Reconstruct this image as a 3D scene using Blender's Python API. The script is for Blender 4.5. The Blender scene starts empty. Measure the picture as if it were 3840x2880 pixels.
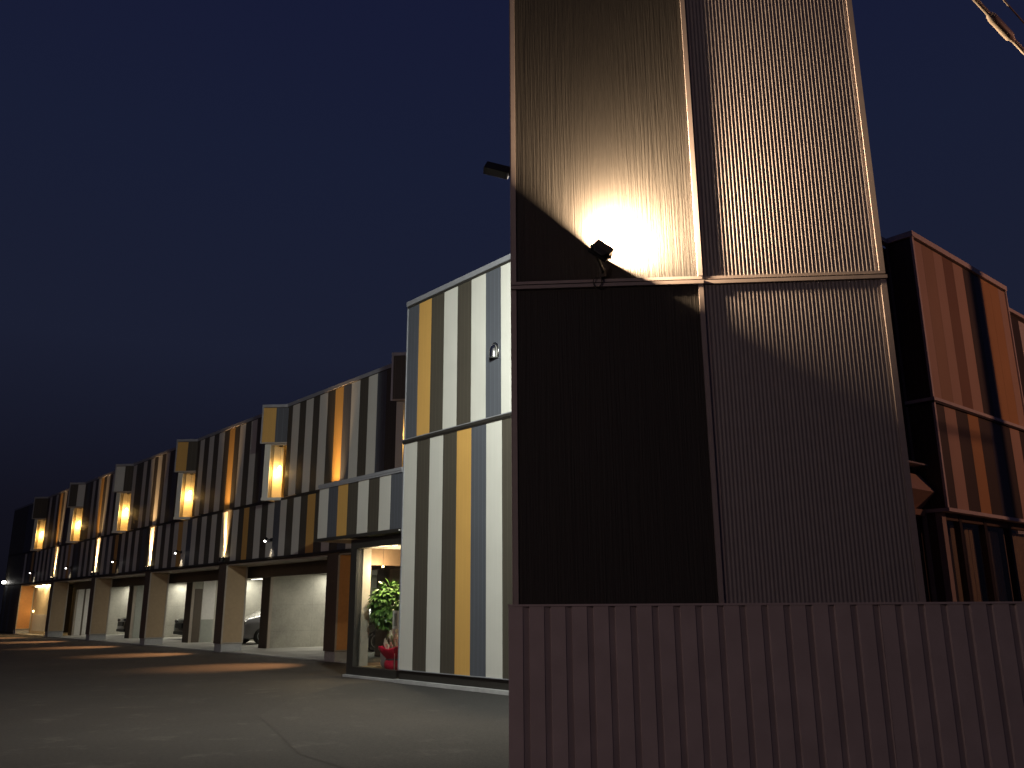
import bpy, math, random
from mathutils import Vector, Matrix
rnd = random.Random(7)
scene = bpy.context.scene
COL = scene.collection
PI = math.pi
rad = math.radians

# ------------------------------------------------------------------ frames
class Frame:
    def __init__(s, ox, oy, ang):
        s.o = Vector((ox, oy, 0)); s.a = ang
    def w(s, x, y, z=0.0):
        c, n = math.cos(s.a), math.sin(s.a)
        return Vector((s.o.x + c*x - n*y, s.o.y + n*x + c*y, z))
    def d(s, x, y, z=0.0):
        c, n = math.cos(s.a), math.sin(s.a)
        return Vector((c*x - n*y, n*x + c*y, z))
FA = Frame(-0.1045, 14.7734, rad(90 + 40.7736))      # x = along the long facade, y = out to the yard
FT = Frame(0.0041, 8.5143, rad(-4.133))              # the corner tower front: x right, y into the building
FF = Frame(-0.028, 5.0, rad(-4.133))                 # the fence
FW = Frame(0, 0, 0)

# ------------------------------------------------------------------ materials
def newmat(name):
    m = bpy.data.materials.new(name); m.use_nodes = True
    nt = m.node_tree; b = nt.nodes['Principled BSDF']
    return m, nt, b
def N(nt, typ, **kw):
    n = nt.nodes.new(typ)
    for k, v in kw.items():
        if hasattr(n, k): setattr(n, k, v)
    return n
def mathn(nt, op, a, b=None):
    n = nt.nodes.new('ShaderNodeMath'); n.operation = op
    for i, v in enumerate((a, b)):
        if v is None: continue
        if isinstance(v, (int, float)): n.inputs[i].default_value = v
        else: nt.links.new(v, n.inputs[i])
    return n.outputs[0]
def plain(name, col, rough=0.6, metal=0.0, var=0.06, nscale=9.0, bump=0.0, bscale=60.0):
    m, nt, b = newmat(name)
    tc = N(nt, 'ShaderNodeTexCoord')
    nz = N(nt, 'ShaderNodeTexNoise'); nz.inputs['Scale'].default_value = nscale; nz.inputs['Detail'].default_value = 5
    nt.links.new(tc.outputs['Object'], nz.inputs['Vector'])
    mr = N(nt, 'ShaderNodeMapRange')
    mr.inputs['From Min'].default_value = .3; mr.inputs['From Max'].default_value = .7
    mr.inputs['To Min'].default_value = 1-var; mr.inputs['To Max'].default_value = 1+var
    nt.links.new(nz.outputs['Fac'], mr.inputs['Value'])
    mx = N(nt, 'ShaderNodeMix'); mx.data_type = 'RGBA'; mx.blend_type = 'MULTIPLY'; mx.inputs['Factor'].default_value = 1
    mx.inputs['A'].default_value = (*col, 1)
    nt.links.new(mr.outputs['Result'], mx.inputs['B'])
    nt.links.new(mx.outputs['Result'], b.inputs['Base Color'])
    b.inputs['Roughness'].default_value = rough; b.inputs['Metallic'].default_value = metal
    if bump:
        n2 = N(nt, 'ShaderNodeTexNoise'); n2.inputs['Scale'].default_value = bscale; n2.inputs['Detail'].default_value = 4
        nt.links.new(tc.outputs['Object'], n2.inputs['Vector'])
        bp = N(nt, 'ShaderNodeBump'); bp.inputs['Strength'].default_value = bump; bp.inputs['Distance'].default_value = .01
        nt.links.new(n2.outputs['Fac'], bp.inputs['Height']); nt.links.new(bp.outputs['Normal'], b.inputs['Normal'])
    return m
def siding(name, col, rough=0.55, groove=0.16, streak=0.10, bump=0.25, pitch=0.1142, fine=70.0, dist=.004):
    """fibre-cement board: vertical brushed relief and a few thin pressed lines"""
    m, nt, b = newmat(name)
    tc = N(nt, 'ShaderNodeTexCoord')
    mp = N(nt, 'ShaderNodeMapping'); mp.inputs['Scale'].default_value = (fine, fine, 1.1)
    nt.links.new(tc.outputs['Object'], mp.inputs['Vector'])
    nz = N(nt, 'ShaderNodeTexNoise'); nz.inputs['Scale'].default_value = 1; nz.inputs['Detail'].default_value = 6; nz.inputs['Roughness'].default_value = .65
    nt.links.new(mp.outputs['Vector'], nz.inputs['Vector'])
    sx = N(nt, 'ShaderNodeSeparateXYZ'); nt.links.new(tc.outputs['Object'], sx.inputs[0])
    f = mathn(nt, 'FRACT', mathn(nt, 'DIVIDE', sx.outputs['X'], pitch))
    line = mathn(nt, 'LESS_THAN', f, 0.07)
    big = N(nt, 'ShaderNodeTexNoise'); big.inputs['Scale'].default_value = 1.3; big.inputs['Detail'].default_value = 4
    nt.links.new(tc.outputs['Object'], big.inputs['Vector'])
    v = mathn(nt, 'ADD', 1.0, mathn(nt, 'MULTIPLY', mathn(nt, 'SUBTRACT', nz.outputs['Fac'], .5), streak*4))
    v = mathn(nt, 'ADD', v, mathn(nt, 'MULTIPLY', line, groove))
    v = mathn(nt, 'ADD', v, mathn(nt, 'MULTIPLY', mathn(nt, 'SUBTRACT', big.outputs['Fac'], .5), .18))
    mx = N(nt, 'ShaderNodeMix'); mx.data_type = 'RGBA'; mx.blend_type = 'MULTIPLY'; mx.inputs['Factor'].default_value = 1
    mx.inputs['A'].default_value = (*col, 1)
    nt.links.new(v, mx.inputs['B']); nt.links.new(mx.outputs['Result'], b.inputs['Base Color'])
    b.inputs['Roughness'].default_value = rough
    h = mathn(nt, 'ADD', nz.outputs['Fac'], mathn(nt, 'MULTIPLY', line, .4))
    bp = N(nt, 'ShaderNodeBump'); bp.inputs['Strength'].default_value = bump; bp.inputs['Distance'].default_value = dist
    nt.links.new(h, bp.inputs['Height']); nt.links.new(bp.outputs['Normal'], b.inputs['Normal'])
    return m
def emit(name, col, strength):
    m, nt, b = newmat(name)
    b.inputs['Base Color'].default_value = (.8, .8, .8, 1)
    b.inputs['Emission Color'].default_value = (*col, 1); b.inputs['Emission Strength'].default_value = strength
    return m
def glass(name, tint=(.93, .95, .94), refl=1.0):
    m = bpy.data.materials.new(name); m.use_nodes = True; nt = m.node_tree
    for n in list(nt.nodes): nt.nodes.remove(n)
    out = N(nt, 'ShaderNodeOutputMaterial'); tr = N(nt, 'ShaderNodeBsdfTransparent'); gl = N(nt, 'ShaderNodeBsdfGlossy')
    tr.inputs['Color'].default_value = (*tint, 1); gl.inputs['Roughness'].default_value = .02
    gl.inputs['Color'].default_value = (refl, refl, refl, 1)
    ge = N(nt, 'ShaderNodeNewGeometry'); dt = N(nt, 'ShaderNodeVectorMath'); dt.operation = 'DOT_PRODUCT'
    nt.links.new(ge.outputs['Normal'], dt.inputs[0]); nt.links.new(ge.outputs['Incoming'], dt.inputs[1])
    c = mathn(nt, 'SUBTRACT', 1.0, mathn(nt, 'ABSOLUTE', dt.outputs['Value']))
    fr = mathn(nt, 'ADD', .035, mathn(nt, 'MULTIPLY', mathn(nt, 'POWER', c, 5.0), .9))
    mx = N(nt, 'ShaderNodeMixShader')
    nt.links.new(fr, mx.inputs[0]); nt.links.new(tr.outputs[0], mx.inputs[1]); nt.links.new(gl.outputs[0], mx.inputs[2])
    nt.links.new(mx.outputs[0], out.inputs['Surface'])
    return m
def concrete(name, col, joints=True):
    m, nt, b = newmat(name)
    tc = N(nt, 'ShaderNodeTexCoord')
    n1 = N(nt, 'ShaderNodeTexNoise'); n1.inputs['Scale'].default_value = .9; n1.inputs['Detail'].default_value = 7; n1.inputs['Roughness'].default_value = .6
    n2 = N(nt, 'ShaderNodeTexNoise'); n2.inputs['Scale'].default_value = 14; n2.inputs['Detail'].default_value = 4
    nt.links.new(tc.outputs['Object'], n1.inputs['Vector']); nt.links.new(tc.outputs['Object'], n2.inputs['Vector'])
    v = mathn(nt, 'ADD', mathn(nt, 'MULTIPLY', n1.outputs['Fac'], 1.1), mathn(nt, 'MULTIPLY', n2.outputs['Fac'], .35))
    v = mathn(nt, 'ADD', v, .25)
    if joints:
        sx = N(nt, 'ShaderNodeSeparateXYZ'); nt.links.new(tc.outputs['Object'], sx.inputs[0])
        l1 = mathn(nt, 'LESS_THAN', mathn(nt, 'FRACT', mathn(nt, 'DIVIDE', mathn(nt, 'ADD', sx.outputs['Z'], .3), .9)), .012)
        l2 = mathn(nt, 'LESS_THAN', mathn(nt, 'FRACT', mathn(nt, 'DIVIDE', sx.outputs['Y'], 1.8)), .007)
        v = mathn(nt, 'SUBTRACT', v, mathn(nt, 'MULTIPLY', mathn(nt, 'MAXIMUM', l1, l2), .22))
    mx = N(nt, 'ShaderNodeMix'); mx.data_type = 'RGBA'; mx.blend_type = 'MULTIPLY'; mx.inputs['Factor'].default_value = 1
    mx.inputs['A'].default_value = (*col, 1)
    nt.links.new(v, mx.inputs['B']); nt.links.new(mx.outputs['Result'], b.inputs['Base Color'])
    b.inputs['Roughness'].default_value = .75
    bp = N(nt, 'ShaderNodeBump'); bp.inputs['Strength'].default_value = .15; bp.inputs['Distance'].default_value = .01
    nt.links.new(n2.outputs['Fac'], bp.inputs['Height']); nt.links.new(bp.outputs['Normal'], b.inputs['Normal'])
    return m
def asphalt(name, col, stain=.5, far_col=None):
    m, nt, b = newmat(name)
    tc = N(nt, 'ShaderNodeTexCoord')
    def nz(sc, det, rough=.55):
        n = N(nt, 'ShaderNodeTexNoise'); n.inputs['Scale'].default_value = sc; n.inputs['Detail'].default_value = det; n.inputs['Roughness'].default_value = rough
        nt.links.new(tc.outputs['Object'], n.inputs['Vector']); return n.outputs['Fac']
    big, mid, fin = nz(.35, 6), nz(1.7, 8, .68), nz(95, 3)
    st = N(nt, 'ShaderNodeMapRange'); st.inputs['From Min'].default_value = .56; st.inputs['From Max'].default_value = .74
    nt.links.new(mid, st.inputs['Value'])
    v = mathn(nt, 'ADD', .45, mathn(nt, 'MULTIPLY', big, .7))
    v = mathn(nt, 'ADD', v, mathn(nt, 'MULTIPLY', st.outputs['Result'], stain))
    v = mathn(nt, 'ADD', v, mathn(nt, 'MULTIPLY', mathn(nt, 'SUBTRACT', fin, .5), 1.3))
    v = mathn(nt, 'ADD', v, mathn(nt, 'MULTIPLY', mathn(nt, 'SUBTRACT', nz(21, 4, .6), .5), .8))
    mx = N(nt, 'ShaderNodeMix'); mx.data_type = 'RGBA'; mx.blend_type = 'MULTIPLY'; mx.inputs['Factor'].default_value = 1
    mx.inputs['A'].default_value = (*col, 1)
    if far_col:                                     # patch colour blends into the main ground tone away from the building
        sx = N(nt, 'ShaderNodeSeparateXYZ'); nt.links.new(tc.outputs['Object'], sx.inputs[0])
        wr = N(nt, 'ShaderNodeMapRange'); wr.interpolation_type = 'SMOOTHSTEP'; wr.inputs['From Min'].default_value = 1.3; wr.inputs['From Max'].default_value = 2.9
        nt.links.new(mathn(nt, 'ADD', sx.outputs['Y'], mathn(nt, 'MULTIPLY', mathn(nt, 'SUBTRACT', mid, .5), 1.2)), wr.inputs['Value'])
        m2 = N(nt, 'ShaderNodeMix'); m2.data_type = 'RGBA'; m2.inputs['A'].default_value = (*col, 1); m2.inputs['B'].default_value = (*far_col, 1)
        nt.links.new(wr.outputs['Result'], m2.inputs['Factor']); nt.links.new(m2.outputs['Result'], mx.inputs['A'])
    nt.links.new(v, mx.inputs['B']); nt.links.new(mx.outputs['Result'], b.inputs['Base Color'])
    b.inputs['Roughness'].default_value = .88
    bp = N(nt, 'ShaderNodeBump'); bp.inputs['Strength'].default_value = .6; bp.inputs['Distance'].default_value = .010
    nt.links.new(mathn(nt, 'ADD', fin, mathn(nt, 'MULTIPLY', mid, .6)), bp.inputs['Height']); nt.links.new(bp.outputs['Normal'], b.inputs['Normal'])
    return m

M = dict(
    cream=siding('cream_board', (.60, .595, .53), groove=-.05, streak=.05),
    brown=siding('dark_brown_board', (.066, .058, .043), groove=.55),
    slate=siding('slate_board', (.080, .087, .101), groove=.55),
    ochre=siding('ochre_board', (.60, .35, .095), groove=.08, streak=.06),
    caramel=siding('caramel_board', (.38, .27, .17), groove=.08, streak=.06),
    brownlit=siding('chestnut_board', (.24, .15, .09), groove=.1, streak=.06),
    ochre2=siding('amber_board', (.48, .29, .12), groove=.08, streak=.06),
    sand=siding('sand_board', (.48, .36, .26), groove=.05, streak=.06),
    tan=plain('tan_board', (.40, .29, .17), .6, bump=.06),
    rust=plain('rust_board', (.62, .29, .10), .6, bump=.06),
    orange=plain('orange_wall', (.62, .30, .10), .6),
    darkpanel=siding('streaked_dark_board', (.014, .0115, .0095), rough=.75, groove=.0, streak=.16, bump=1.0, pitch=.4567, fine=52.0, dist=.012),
    corr=plain('corrugated_bronze_steel', (.175, .155, .155), .6, 0.0, .05),
    fence=plain('fence_steel_paint', (.27, .222, .220), .62, 0, .10, 5.0, .05),
    ltrim=plain('pale_painted_trim', (.62, .59, .55), .5),
    trim=plain('grey_steel_trim', (.33, .34, .36), .45, .3),
    dtrim=plain('dark_steel_trim', (.034, .031, .026), .5, .2),
    ttrim=plain('tower_edge_trim', (.25, .21, .20), .5, .1),
    beige=plain('beige_trim', (.40, .35, .285), .55),
    pier=plain('pier_brown_board', (.10, .078, .055), .6, bump=.08),
    conc=concrete('garage_concrete', (.40, .39, .33)),
    floor=concrete('concrete_floor', (.42, .41, .37), False),
    plinth=concrete('concrete_base', (.40, .40, .39), False),
    white=plain('white_wall', (.68, .67, .63), .6),
    ceil=plain('ceiling_board', (.62, .60, .55), .7),
    greyg=plain('grey_green_panel', (.33, .35, .31), .6),
    soffit=plain('soffit_board', (.55, .46, .33), .65),
    room=plain('warm_room_wall', (.70, .60, .42), .7),
    curtain=plain('curtain_cloth', (.42, .33, .20), .8),
    black=plain('black_metal', (.012, .012, .012), .45, .3),
    rubber=plain('tyre_rubber', (.018, .018, .018), .8),
    core=plain('building_core', (.05, .045, .04), .8),
    roofm=plain('roof_sheet', (.12, .12, .12), .7),
    glass=glass('window_glass'),
    steel=plain('stainless_hood', (.62, .62, .60), .22, 1.0, .02),
    hooddark=plain('hood_inside', (.03, .03, .028), .6),
    ducthood=plain('painted_duct_hood', (.45, .34, .26), .5, .1),
    cable=plain('cable_jacket', (.72, .62, .52), .6),
    pole=concrete('concrete_pole', (.36, .35, .33), False),
    asphalt=asphalt('worn_asphalt', (.072, .061, .050), .8),
    asphalt2=asphalt('dark_asphalt', (.046, .043, .039), .6, far_col=(.072, .061, .050)),  # darker tone by the building, blending outward into the main asphalt colour
    led=emit('warm_led', (1.0, .78, .45), 60.0),
    ledw=emit('white_led', (1.0, .96, .88), 12.0),
    ledc=emit('cool_led', (.92, 1.0, .92), 40.0),
    tube=emit('garage_tube', (1.0, .97, .86), 6.0),
    bulb=emit('pendant_bulb', (1.0, .66, .26), 22.0),
    strip=emit('lobby_strip', (1.0, .80, .45), 9.0),
    sod=emit('sodium_lens', (1.0, .50, .16), 30.0),
    leaf=plain('leaf_green', (.105, .205, .042), .38, 0, .35, 6.0),
    trunk=plain('trunk_bark', (.22, .17, .11), .8, bump=.2),
    redwrap=plain('red_wrap', (.42, .012, .035), .35, 0, .15),
    petal=plain('white_petal', (.85, .80, .66), .5),
    stem=plain('orchid_stem', (.12, .17, .05), .5),
    card=plain('white_card', (.75, .74, .68), .5),
    cardgrey=plain('card_grey_field', (.28, .28, .25), .5),
    shopfloor=plain('shop_floor', (.50, .38, .23), .45),
    brownint=plain('brown_interior', (.16, .10, .06), .6),
)

# ------------------------------------------------------------------ mesh builder
class MB:
    def __init__(s): s.v, s.f, s.m, s.mats = [], [], [], []
    def mi(s, m):
        m = M[m]
        if m not in s.mats: s.mats.append(m)
        return s.mats.index(m)
    def add(s, vs, fs, m):
        b = len(s.v); s.v += [tuple(p) for p in vs]; k = s.mi(m)
        for f in fs: s.f.append(tuple(b+i for i in f)); s.m.append(k)
    def box(s, x0, x1, y0, y1, z0, z1, m):
        if x0 > x1: x0, x1 = x1, x0
        if y0 > y1: y0, y1 = y1, y0
        vs = [(x0,y0,z0),(x1,y0,z0),(x1,y1,z0),(x0,y1,z0),(x0,y0,z1),(x1,y0,z1),(x1,y1,z1),(x0,y1,z1)]
        s.add(vs, [(0,3,2,1),(4,5,6,7),(0,1,5,4),(1,2,6,5),(2,3,7,6),(3,0,4,7)], m); return s
    def quad(s, pts, m): s.add(pts, [tuple(range(len(pts)))], m); return s
    def prism(s, poly, z0, z1, m):
        n = len(poly)
        vs = [(x,y,z0) for x,y in poly] + [(x,y,z1) for x,y in poly]
        s.add(vs, [tuple(range(n))[::-1], tuple(range(n,2*n))] + [(i,(i+1)%n,n+(i+1)%n,n+i) for i in range(n)], m); return s
    def tube(s, pts, r, m, n=10, caps=True):
        pts = [Vector(p) for p in pts]; rs = r if isinstance(r, (list, tuple)) else [r]*len(pts)
        vs, fs = [], []; prev = None
        for i, p in enumerate(pts):
            t = (pts[min(i+1,len(pts)-1)] - pts[max(i-1,0)]).normalized()
            if prev is None:
                up = Vector((0,0,1)) if abs(t.z) < .9 else Vector((1,0,0))
                a = t.cross(up).normalized()
            else: a = (prev - t*prev.dot(t)).normalized()
            prev = a; b = t.cross(a)
            for k in range(n):
                th = 2*PI*k/n; vs.append(p + (a*math.cos(th) + b*math.sin(th))*rs[i])
        for i in range(len(pts)-1):
            for k in range(n):
                fs.append((i*n+k, i*n+(k+1)%n, (i+1)*n+(k+1)%n, (i+1)*n+k))
        if caps: fs += [tuple(range(n))[::-1], tuple((len(pts)-1)*n+k for k in range(n))]
        s.add(vs, fs, m); return s
    def lathe(s, prof, c, m, n=20, axis=None):
        """prof: (r, h) along axis from centre c"""
        ax = Vector(axis or (0,0,1)).normalized(); up = Vector((0,0,1)) if abs(ax.z) < .9 else Vector((1,0,0))
        a = ax.cross(up).normalized(); b = ax.cross(a); c = Vector(c)
        vs, fs = [], []
        for r, h in prof:
            for k in range(n):
                th = 2*PI*k/n; vs.append(c + ax*h + (a*math.cos(th) + b*math.sin(th))*r)
        for i in range(len(prof)-1):
            for k in range(n): fs.append((i*n+k, i*n+(k+1)%n, (i+1)*n+(k+1)%n, (i+1)*n+k))
        fs += [tuple(range(n))[::-1], tuple((len(prof)-1)*n+k for k in range(n))]
        s.add(vs, fs, m); return s
    def obox(s, c, ax, ay, az, hx, hy, hz, m):
        """box with its own axes"""
        c, ax, ay, az = Vector(c), Vector(ax), Vector(ay), Vector(az)
        vs = [c + ax*hx*i + ay*hy*j + az*hz*k for k in (-1,1) for i, j in ((-1,-1),(1,-1),(1,1),(-1,1))]
        s.add(vs, [(0,3,2,1),(4,5,6,7),(0,1,5,4),(1,2,6,5),(2,3,7,6),(3,0,4,7)], m); return s
    def build(s, name, parent, org=(0,0,0), smooth=False, bevel=0.0):
        me = bpy.data.meshes.new(name)
        me.from_pydata([(x-org[0], y-org[1], z-org[2]) for x,y,z in s.v], [], s.f)
        for m in s.mats: me.materials.append(m)
        for p, k in zip(me.polygons, s.m): p.material_index = k; p.use_smooth = smooth
        me.update()
        o = bpy.data.objects.new(name, me); COL.objects.link(o)
        if parent is not None: o.parent = parent
        if bevel:
            md = o.modifiers.new('edge', 'BEVEL'); md.width = bevel; md.segments = 2; md.limit_method = 'ANGLE'
        return o
def props(o, label=None, cat=None, group=None, kind=None):
    if label: o['label'] = label
    if cat: o['category'] = cat
    if group: o['group'] = group
    if kind: o['kind'] = kind
    return o
def thing(name, fr, x, y, z, label, cat, group=None):
    o = bpy.data.objects.new(name, None); COL.objects.link(o)
    o.location = fr.w(x, y, z); o.rotation_euler = (0, 0, fr.a); o.empty_display_size = .2
    props(o, label, cat, group); o['_'] = 0; del o['_']
    return o
def single(o, fr, x, y, z):
    o.location = fr.w(x, y, z); o.rotation_euler = (0, 0, fr.a); return o
def tree_copy(o, parent=None):
    c = o.copy(); COL.objects.link(c); c.parent = parent
    for ch in o.children:
        tree_copy(ch, c)
    return c
def light(typ, name, loc, direction=None, energy=10, color=(1,1,1), **kw):
    l = bpy.data.lights.new(name, typ); l.energy = energy; l.color = color
    for k, v in kw.items(): setattr(l, k, v)
    o = bpy.data.objects.new(name, l); COL.objects.link(o); o.location = loc
    if direction is not None: o.rotation_euler = Vector(direction).to_track_quat('-Z', 'Y').to_euler()
    return o
WARM = (1.0, .62, .28); ORANGE = (1.0, .45, .16); COOLW = (.96, 1.0, .93); NEUT = (1.0, .95, .82); SODIUM = (1.0, .41, .25)

# ------------------------------------------------------------------ ground
def ground():
    m = MB(); m.quad([(-160,-60,0),(160,-60,0),(160,260,0),(-160,260,0)], 'asphalt')
    o = m.build('ground', None); props(o, kind='structure')
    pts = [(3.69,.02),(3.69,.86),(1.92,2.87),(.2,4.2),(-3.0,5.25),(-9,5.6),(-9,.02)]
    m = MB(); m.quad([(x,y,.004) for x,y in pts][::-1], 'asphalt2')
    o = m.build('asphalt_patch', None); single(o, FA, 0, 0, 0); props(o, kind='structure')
ground()

# ------------------------------------------------------------------ corner shop block (bright striped)
def stripes(m, x0, x1, y, z0, z1, cols, th=.02, ws=None):
    """board row seen from +y, from x1 (far) down to x0"""
    n = len(cols); ws = ws or [1]*n; tot = sum(ws); x = x1
    for c, w in zip(cols, ws):
        d = (x1-x0)*w/tot
        m.box(x-d+.002, x-.002, y-th, y, z0, z1, c); x -= d
def stripes_b(m, t0, t1, s, z0, z1, cols, th=.02, ws=None):
    n = len(cols); ws = ws or [1]*n; tot = sum(ws); t = t0
    for c, w in zip(cols, ws):
        d = (t1-t0)*w/tot
        m.box(s, s+th, t+d*0+(-.002 if d < 0 else .002), t+d-(-.002 if d < 0 else .002), z0, z1, c); t += d
S0 = (1.8, -2.0, 0)
shop = thing('corner_shop', FA, 1.8, -2.0, 0, 'brightly lit corner block with cream, ochre, slate and brown vertical stripes', 'shop building')
m = MB(); m.box(-3.0, 3.18, -5.0, -.03, .02, 7.60, 'core'); m.build('wall', shop, S0)
m = MB()
stripes(m, -2.95, 3.20, -.0, 4.72, 7.55, ['slate','ochre','brown','cream','brown','cream','slate','cream','brown','slate','cream','ochre','brown','cream'], ws=[.92]+[1]*13)
m.build('upper_cladding', shop, S0)
m = MB()
stripes(m, -2.95, 3.20, -.0, .25, 4.62, ['cream','brown','cream','brown','ochre','slate','cream','brown','cream','slate','brown','cream','brown','ochre'])
m.build('lower_cladding', shop, S0)
m = MB()
m.box(-3.0, 3.25, -.03, .035, 4.645, 4.70, 'dtrim').box(-3.0, 3.25, -.03, .02, 4.622, 4.642, 'dtrim').box(-3.0, 3.25, -.03, .028, 4.703, 4.72, 'trim')
m.build('middle_trim', shop, S0)
m = MB(); m.box(-3.0, 3.235, -5.0, .03, 7.60, 7.70, 'trim').box(-3.0, 3.215, -.05, .012, 7.552, 7.598, 'dtrim'); m.build('coping', shop, S0)
m = MB(); m.box(3.202, 3.235, -2.2, .012, .26, 4.62, 'trim').box(3.202, 3.225, -2.2, .012, 4.722, 7.598, 'trim'); m.build('corner_trim', shop, S0)
m = MB(); m.box(-3.0, 3.21, -.3, -.012, .075, .236, 'dtrim').box(-3.0, 3.225, -.3, .022, .238, .252, 'trim'); m.build('base_band', shop, S0)
m = MB(); m.box(-3.0, 3.31, -.4, .05, .0, .073, 'plinth'); m.build('plinth', shop, S0, bevel=.008)
# shop window under the canopy
m = MB()
m.box(5.07, 5.32, -.30, -.08, .05, 2.82, 'dtrim').box(3.25, 5.07, -.22, -.08, .05, .21, 'dtrim').box(3.25, 5.07, -.22, -.08, 2.63, 2.82, 'dtrim').box(3.236, 3.31, -.22, -.085, .21, 2.63, 'dtrim')
w = m.build('shop_window', shop, S0)
m = MB(); m.box(5.03, 5.068, -.42, -.225, .21, 2.63, 'beige'); m.build('jamb', w)
bpy.data.objects['jamb'].data.transform(Matrix.Translation((-S0[0], -S0[1], 0)))
m = MB(); m.box(3.312, 5.03, -.142, -.136, .21, 2.63, 'glass'); m.build('pane', w, S0)
m = MB(); m.box(3.25, 5.36, -.36, -.02, 0, .05, 'plinth'); m.build('window_kerb', shop, S0, bevel=.006)
# shop room
m = MB(); m.box(-2.0, 5.33, -2.28, -.37, .12, .195, 'shopfloor'); m.build('shop_floor', shop, S0)
m = MB(); m.box(3.21, 5.33, -2.28, -.31, 2.66, 2.80, 'ceil'); m.build('shop_ceiling', shop, S0)
m = MB()
m.box(5.22, 5.33, -2.28, -.43, 2.30, 2.655, 'brownint').box(5.22, 5.33, -2.28, -.43, .197, .26, 'brownint').box(5.22, 5.33, -1.62, -1.50, .26, 2.30, 'brownint').box(5.22, 5.33, -2.28, -2.2, .26, 2.30, 'brownint')
sw = m.build('side_window', shop, S0)
m = MB(); m.box(5.27, 5.276, -2.2, -.43, .26, 2.30, 'glass'); m.build('side_pane', sw, S0)
m = MB(); m.box(3.25, 5.2, -2.34, -2.285, .12, 2.8, 'brownint'); m.build('shop_back_wall', shop, S0)
# canopy
m = MB(); m.box(3.25, 6.70, -2.28, -.022, 2.885, 4.10, 'core'); can = m.build('canopy', shop, S0)
m = MB(); stripes(m, 3.25, 6.72, .0, 2.93, 4.06, ['cream','slate','ochre','brown','cream','brown','cream','slate']); m.build('canopy_cladding', can, S0)
m = MB(); m.box(3.25, 6.75, -2.28, .03, 4.102, 4.165, 'trim').box(3.25, 6.74, -.03, .022, 4.062, 4.100, 'trim'); m.build('canopy_coping', can, S0)
m = MB(); m.box(3.25, 6.76, -.021, .03, 2.862, 2.928, 'dtrim'); m.box(6.702, 6.76, -2.28, -.022, 2.862, 2.928, 'dtrim'); m.build('canopy_edge', can, S0)
m = MB(); m.box(5.34, 6.70, -2.28, -.025, 2.858, 2.883, 'soffit'); m.build('canopy_soffit', can, S0)
m = MB(); m.box(6.702, 6.722, -2.28, -.022, 2.93, 4.10, 'slate'); m.build('canopy_end_panel', can, S0)
m = MB(); m.box(3.25, 3.29, .031, .045, 2.88, 2.91, 'white'); m.build('canopy_end_cap', can, S0)
light('POINT', 'shop_light', FA.w(4.93, -.66, 2.20), None, 60, (1.0,.76,.46), shadow_soft_size=.02)
light('AREA', 'window_downlight', FA.w(4.05, -.345, 2.635), FA.d(.05, -.2, -1), 60, (1.0,.82,.58), shape='DISK', size=.12)
m = MB(); m.lathe([(.06,0),(.06,.012)], (4.05,-.375,2.644), 'strip', 16); m.build('downlight', shop, S0)
t = thing('shop_pendant', FA, 4.93, -.66, 2.2, 'tiny bare bulb hanging above the potted tree inside the shop window', 'pendant lamp')
m = MB(); m.tube([(0,0,.08),(0,0,.458)], .003, 'black', 6); m.build('cord', t)
m = MB(); m.lathe([(.01,.07),(.022,.05),(.024,.035)], (0,0,.01), 'bulb', 12); m.build('bulb', t, smooth=True)

# ------------------------------------------------------------------ long wing with garages
P = [9.78 + 7.5*k for k in range(6)]         # piers
BAY = [5.87 + 7.5*k for k in range(6)]       # window bays
UP = [10.02 + 7.49*k for k in range(5)]      # up-down lights
SP = [13.97 + 7.6*k for k in range(5)]       # bay spotlights
A0 = (28.0, -6.0, 0)
wing = thing('apartment_building', FA, 28.0, -6.0, 0, 'long two storey dark striped apartment building with open garages along its ground floor', 'apartment building')
END = 52.0
m = MB()
m.box(3.26, END-.05, -12.0, -4.62, 2.72, 7.5, 'core')
for k in range(6):   # wall strips between the window rooms
    x0 = (BAY[k-1] + 1.6) if k else 3.60; x1 = BAY[k] - .8
    m.box(x0+.01, x1-.01, -4.6, -2.33, 4.66, 7.5, 'core')
m.box(BAY[5]+1.61, END-.05, -4.6, -2.33, 4.66, 7.5, 'core')
m.box(3.61, END-.05, -4.6, -2.33, 2.83, 4.62, 'core')
for k in range(6): m.box(BAY[k]-.79, BAY[k]+1.59, -4.6, -2.33, 6.60, 7.5, 'core')
m.box(3.61, END-.05, -12.0, -11.8, 0, 2.72, 'conc')
m.box(47.92, END-.05, -11.78, -2.33, 0, 2.81, 'core')
m.build('wall', wing, A0)
W = .4573
def facade_row(z0, z1, base, nodes, ups):
    m = MB(); x = 3.62; i = 0
    return m
UC = {}
upper = MB(); lower = MB()
def seq(k, row):
    L, B, Sl, O = 'cream', 'brown', 'slate', 'ochre'
    # listed from the bay at the unit's near end towards the far end
    U = [[L,B,L,Sl,L,Sl,L,B,O,Sl,L,B,L,Sl,B],
         [B,L,B,L,B,L,Sl,O,B,L,B,L,B,B,L],
         [L,B,B,L,B,L,B,L,B,L,B,Sl,B,B,L],
         [B,Sl,B,L,B,L,O,B,L,B,L,B,B,Sl,B],
         [B,L,B,B,L,B,O,B,L,B,Sl,B,L,B,B],
         [B,B,Sl,B,B,B,B,B,B,B,Sl,B,B,B,B]]
    return U[k % 6]
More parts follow.
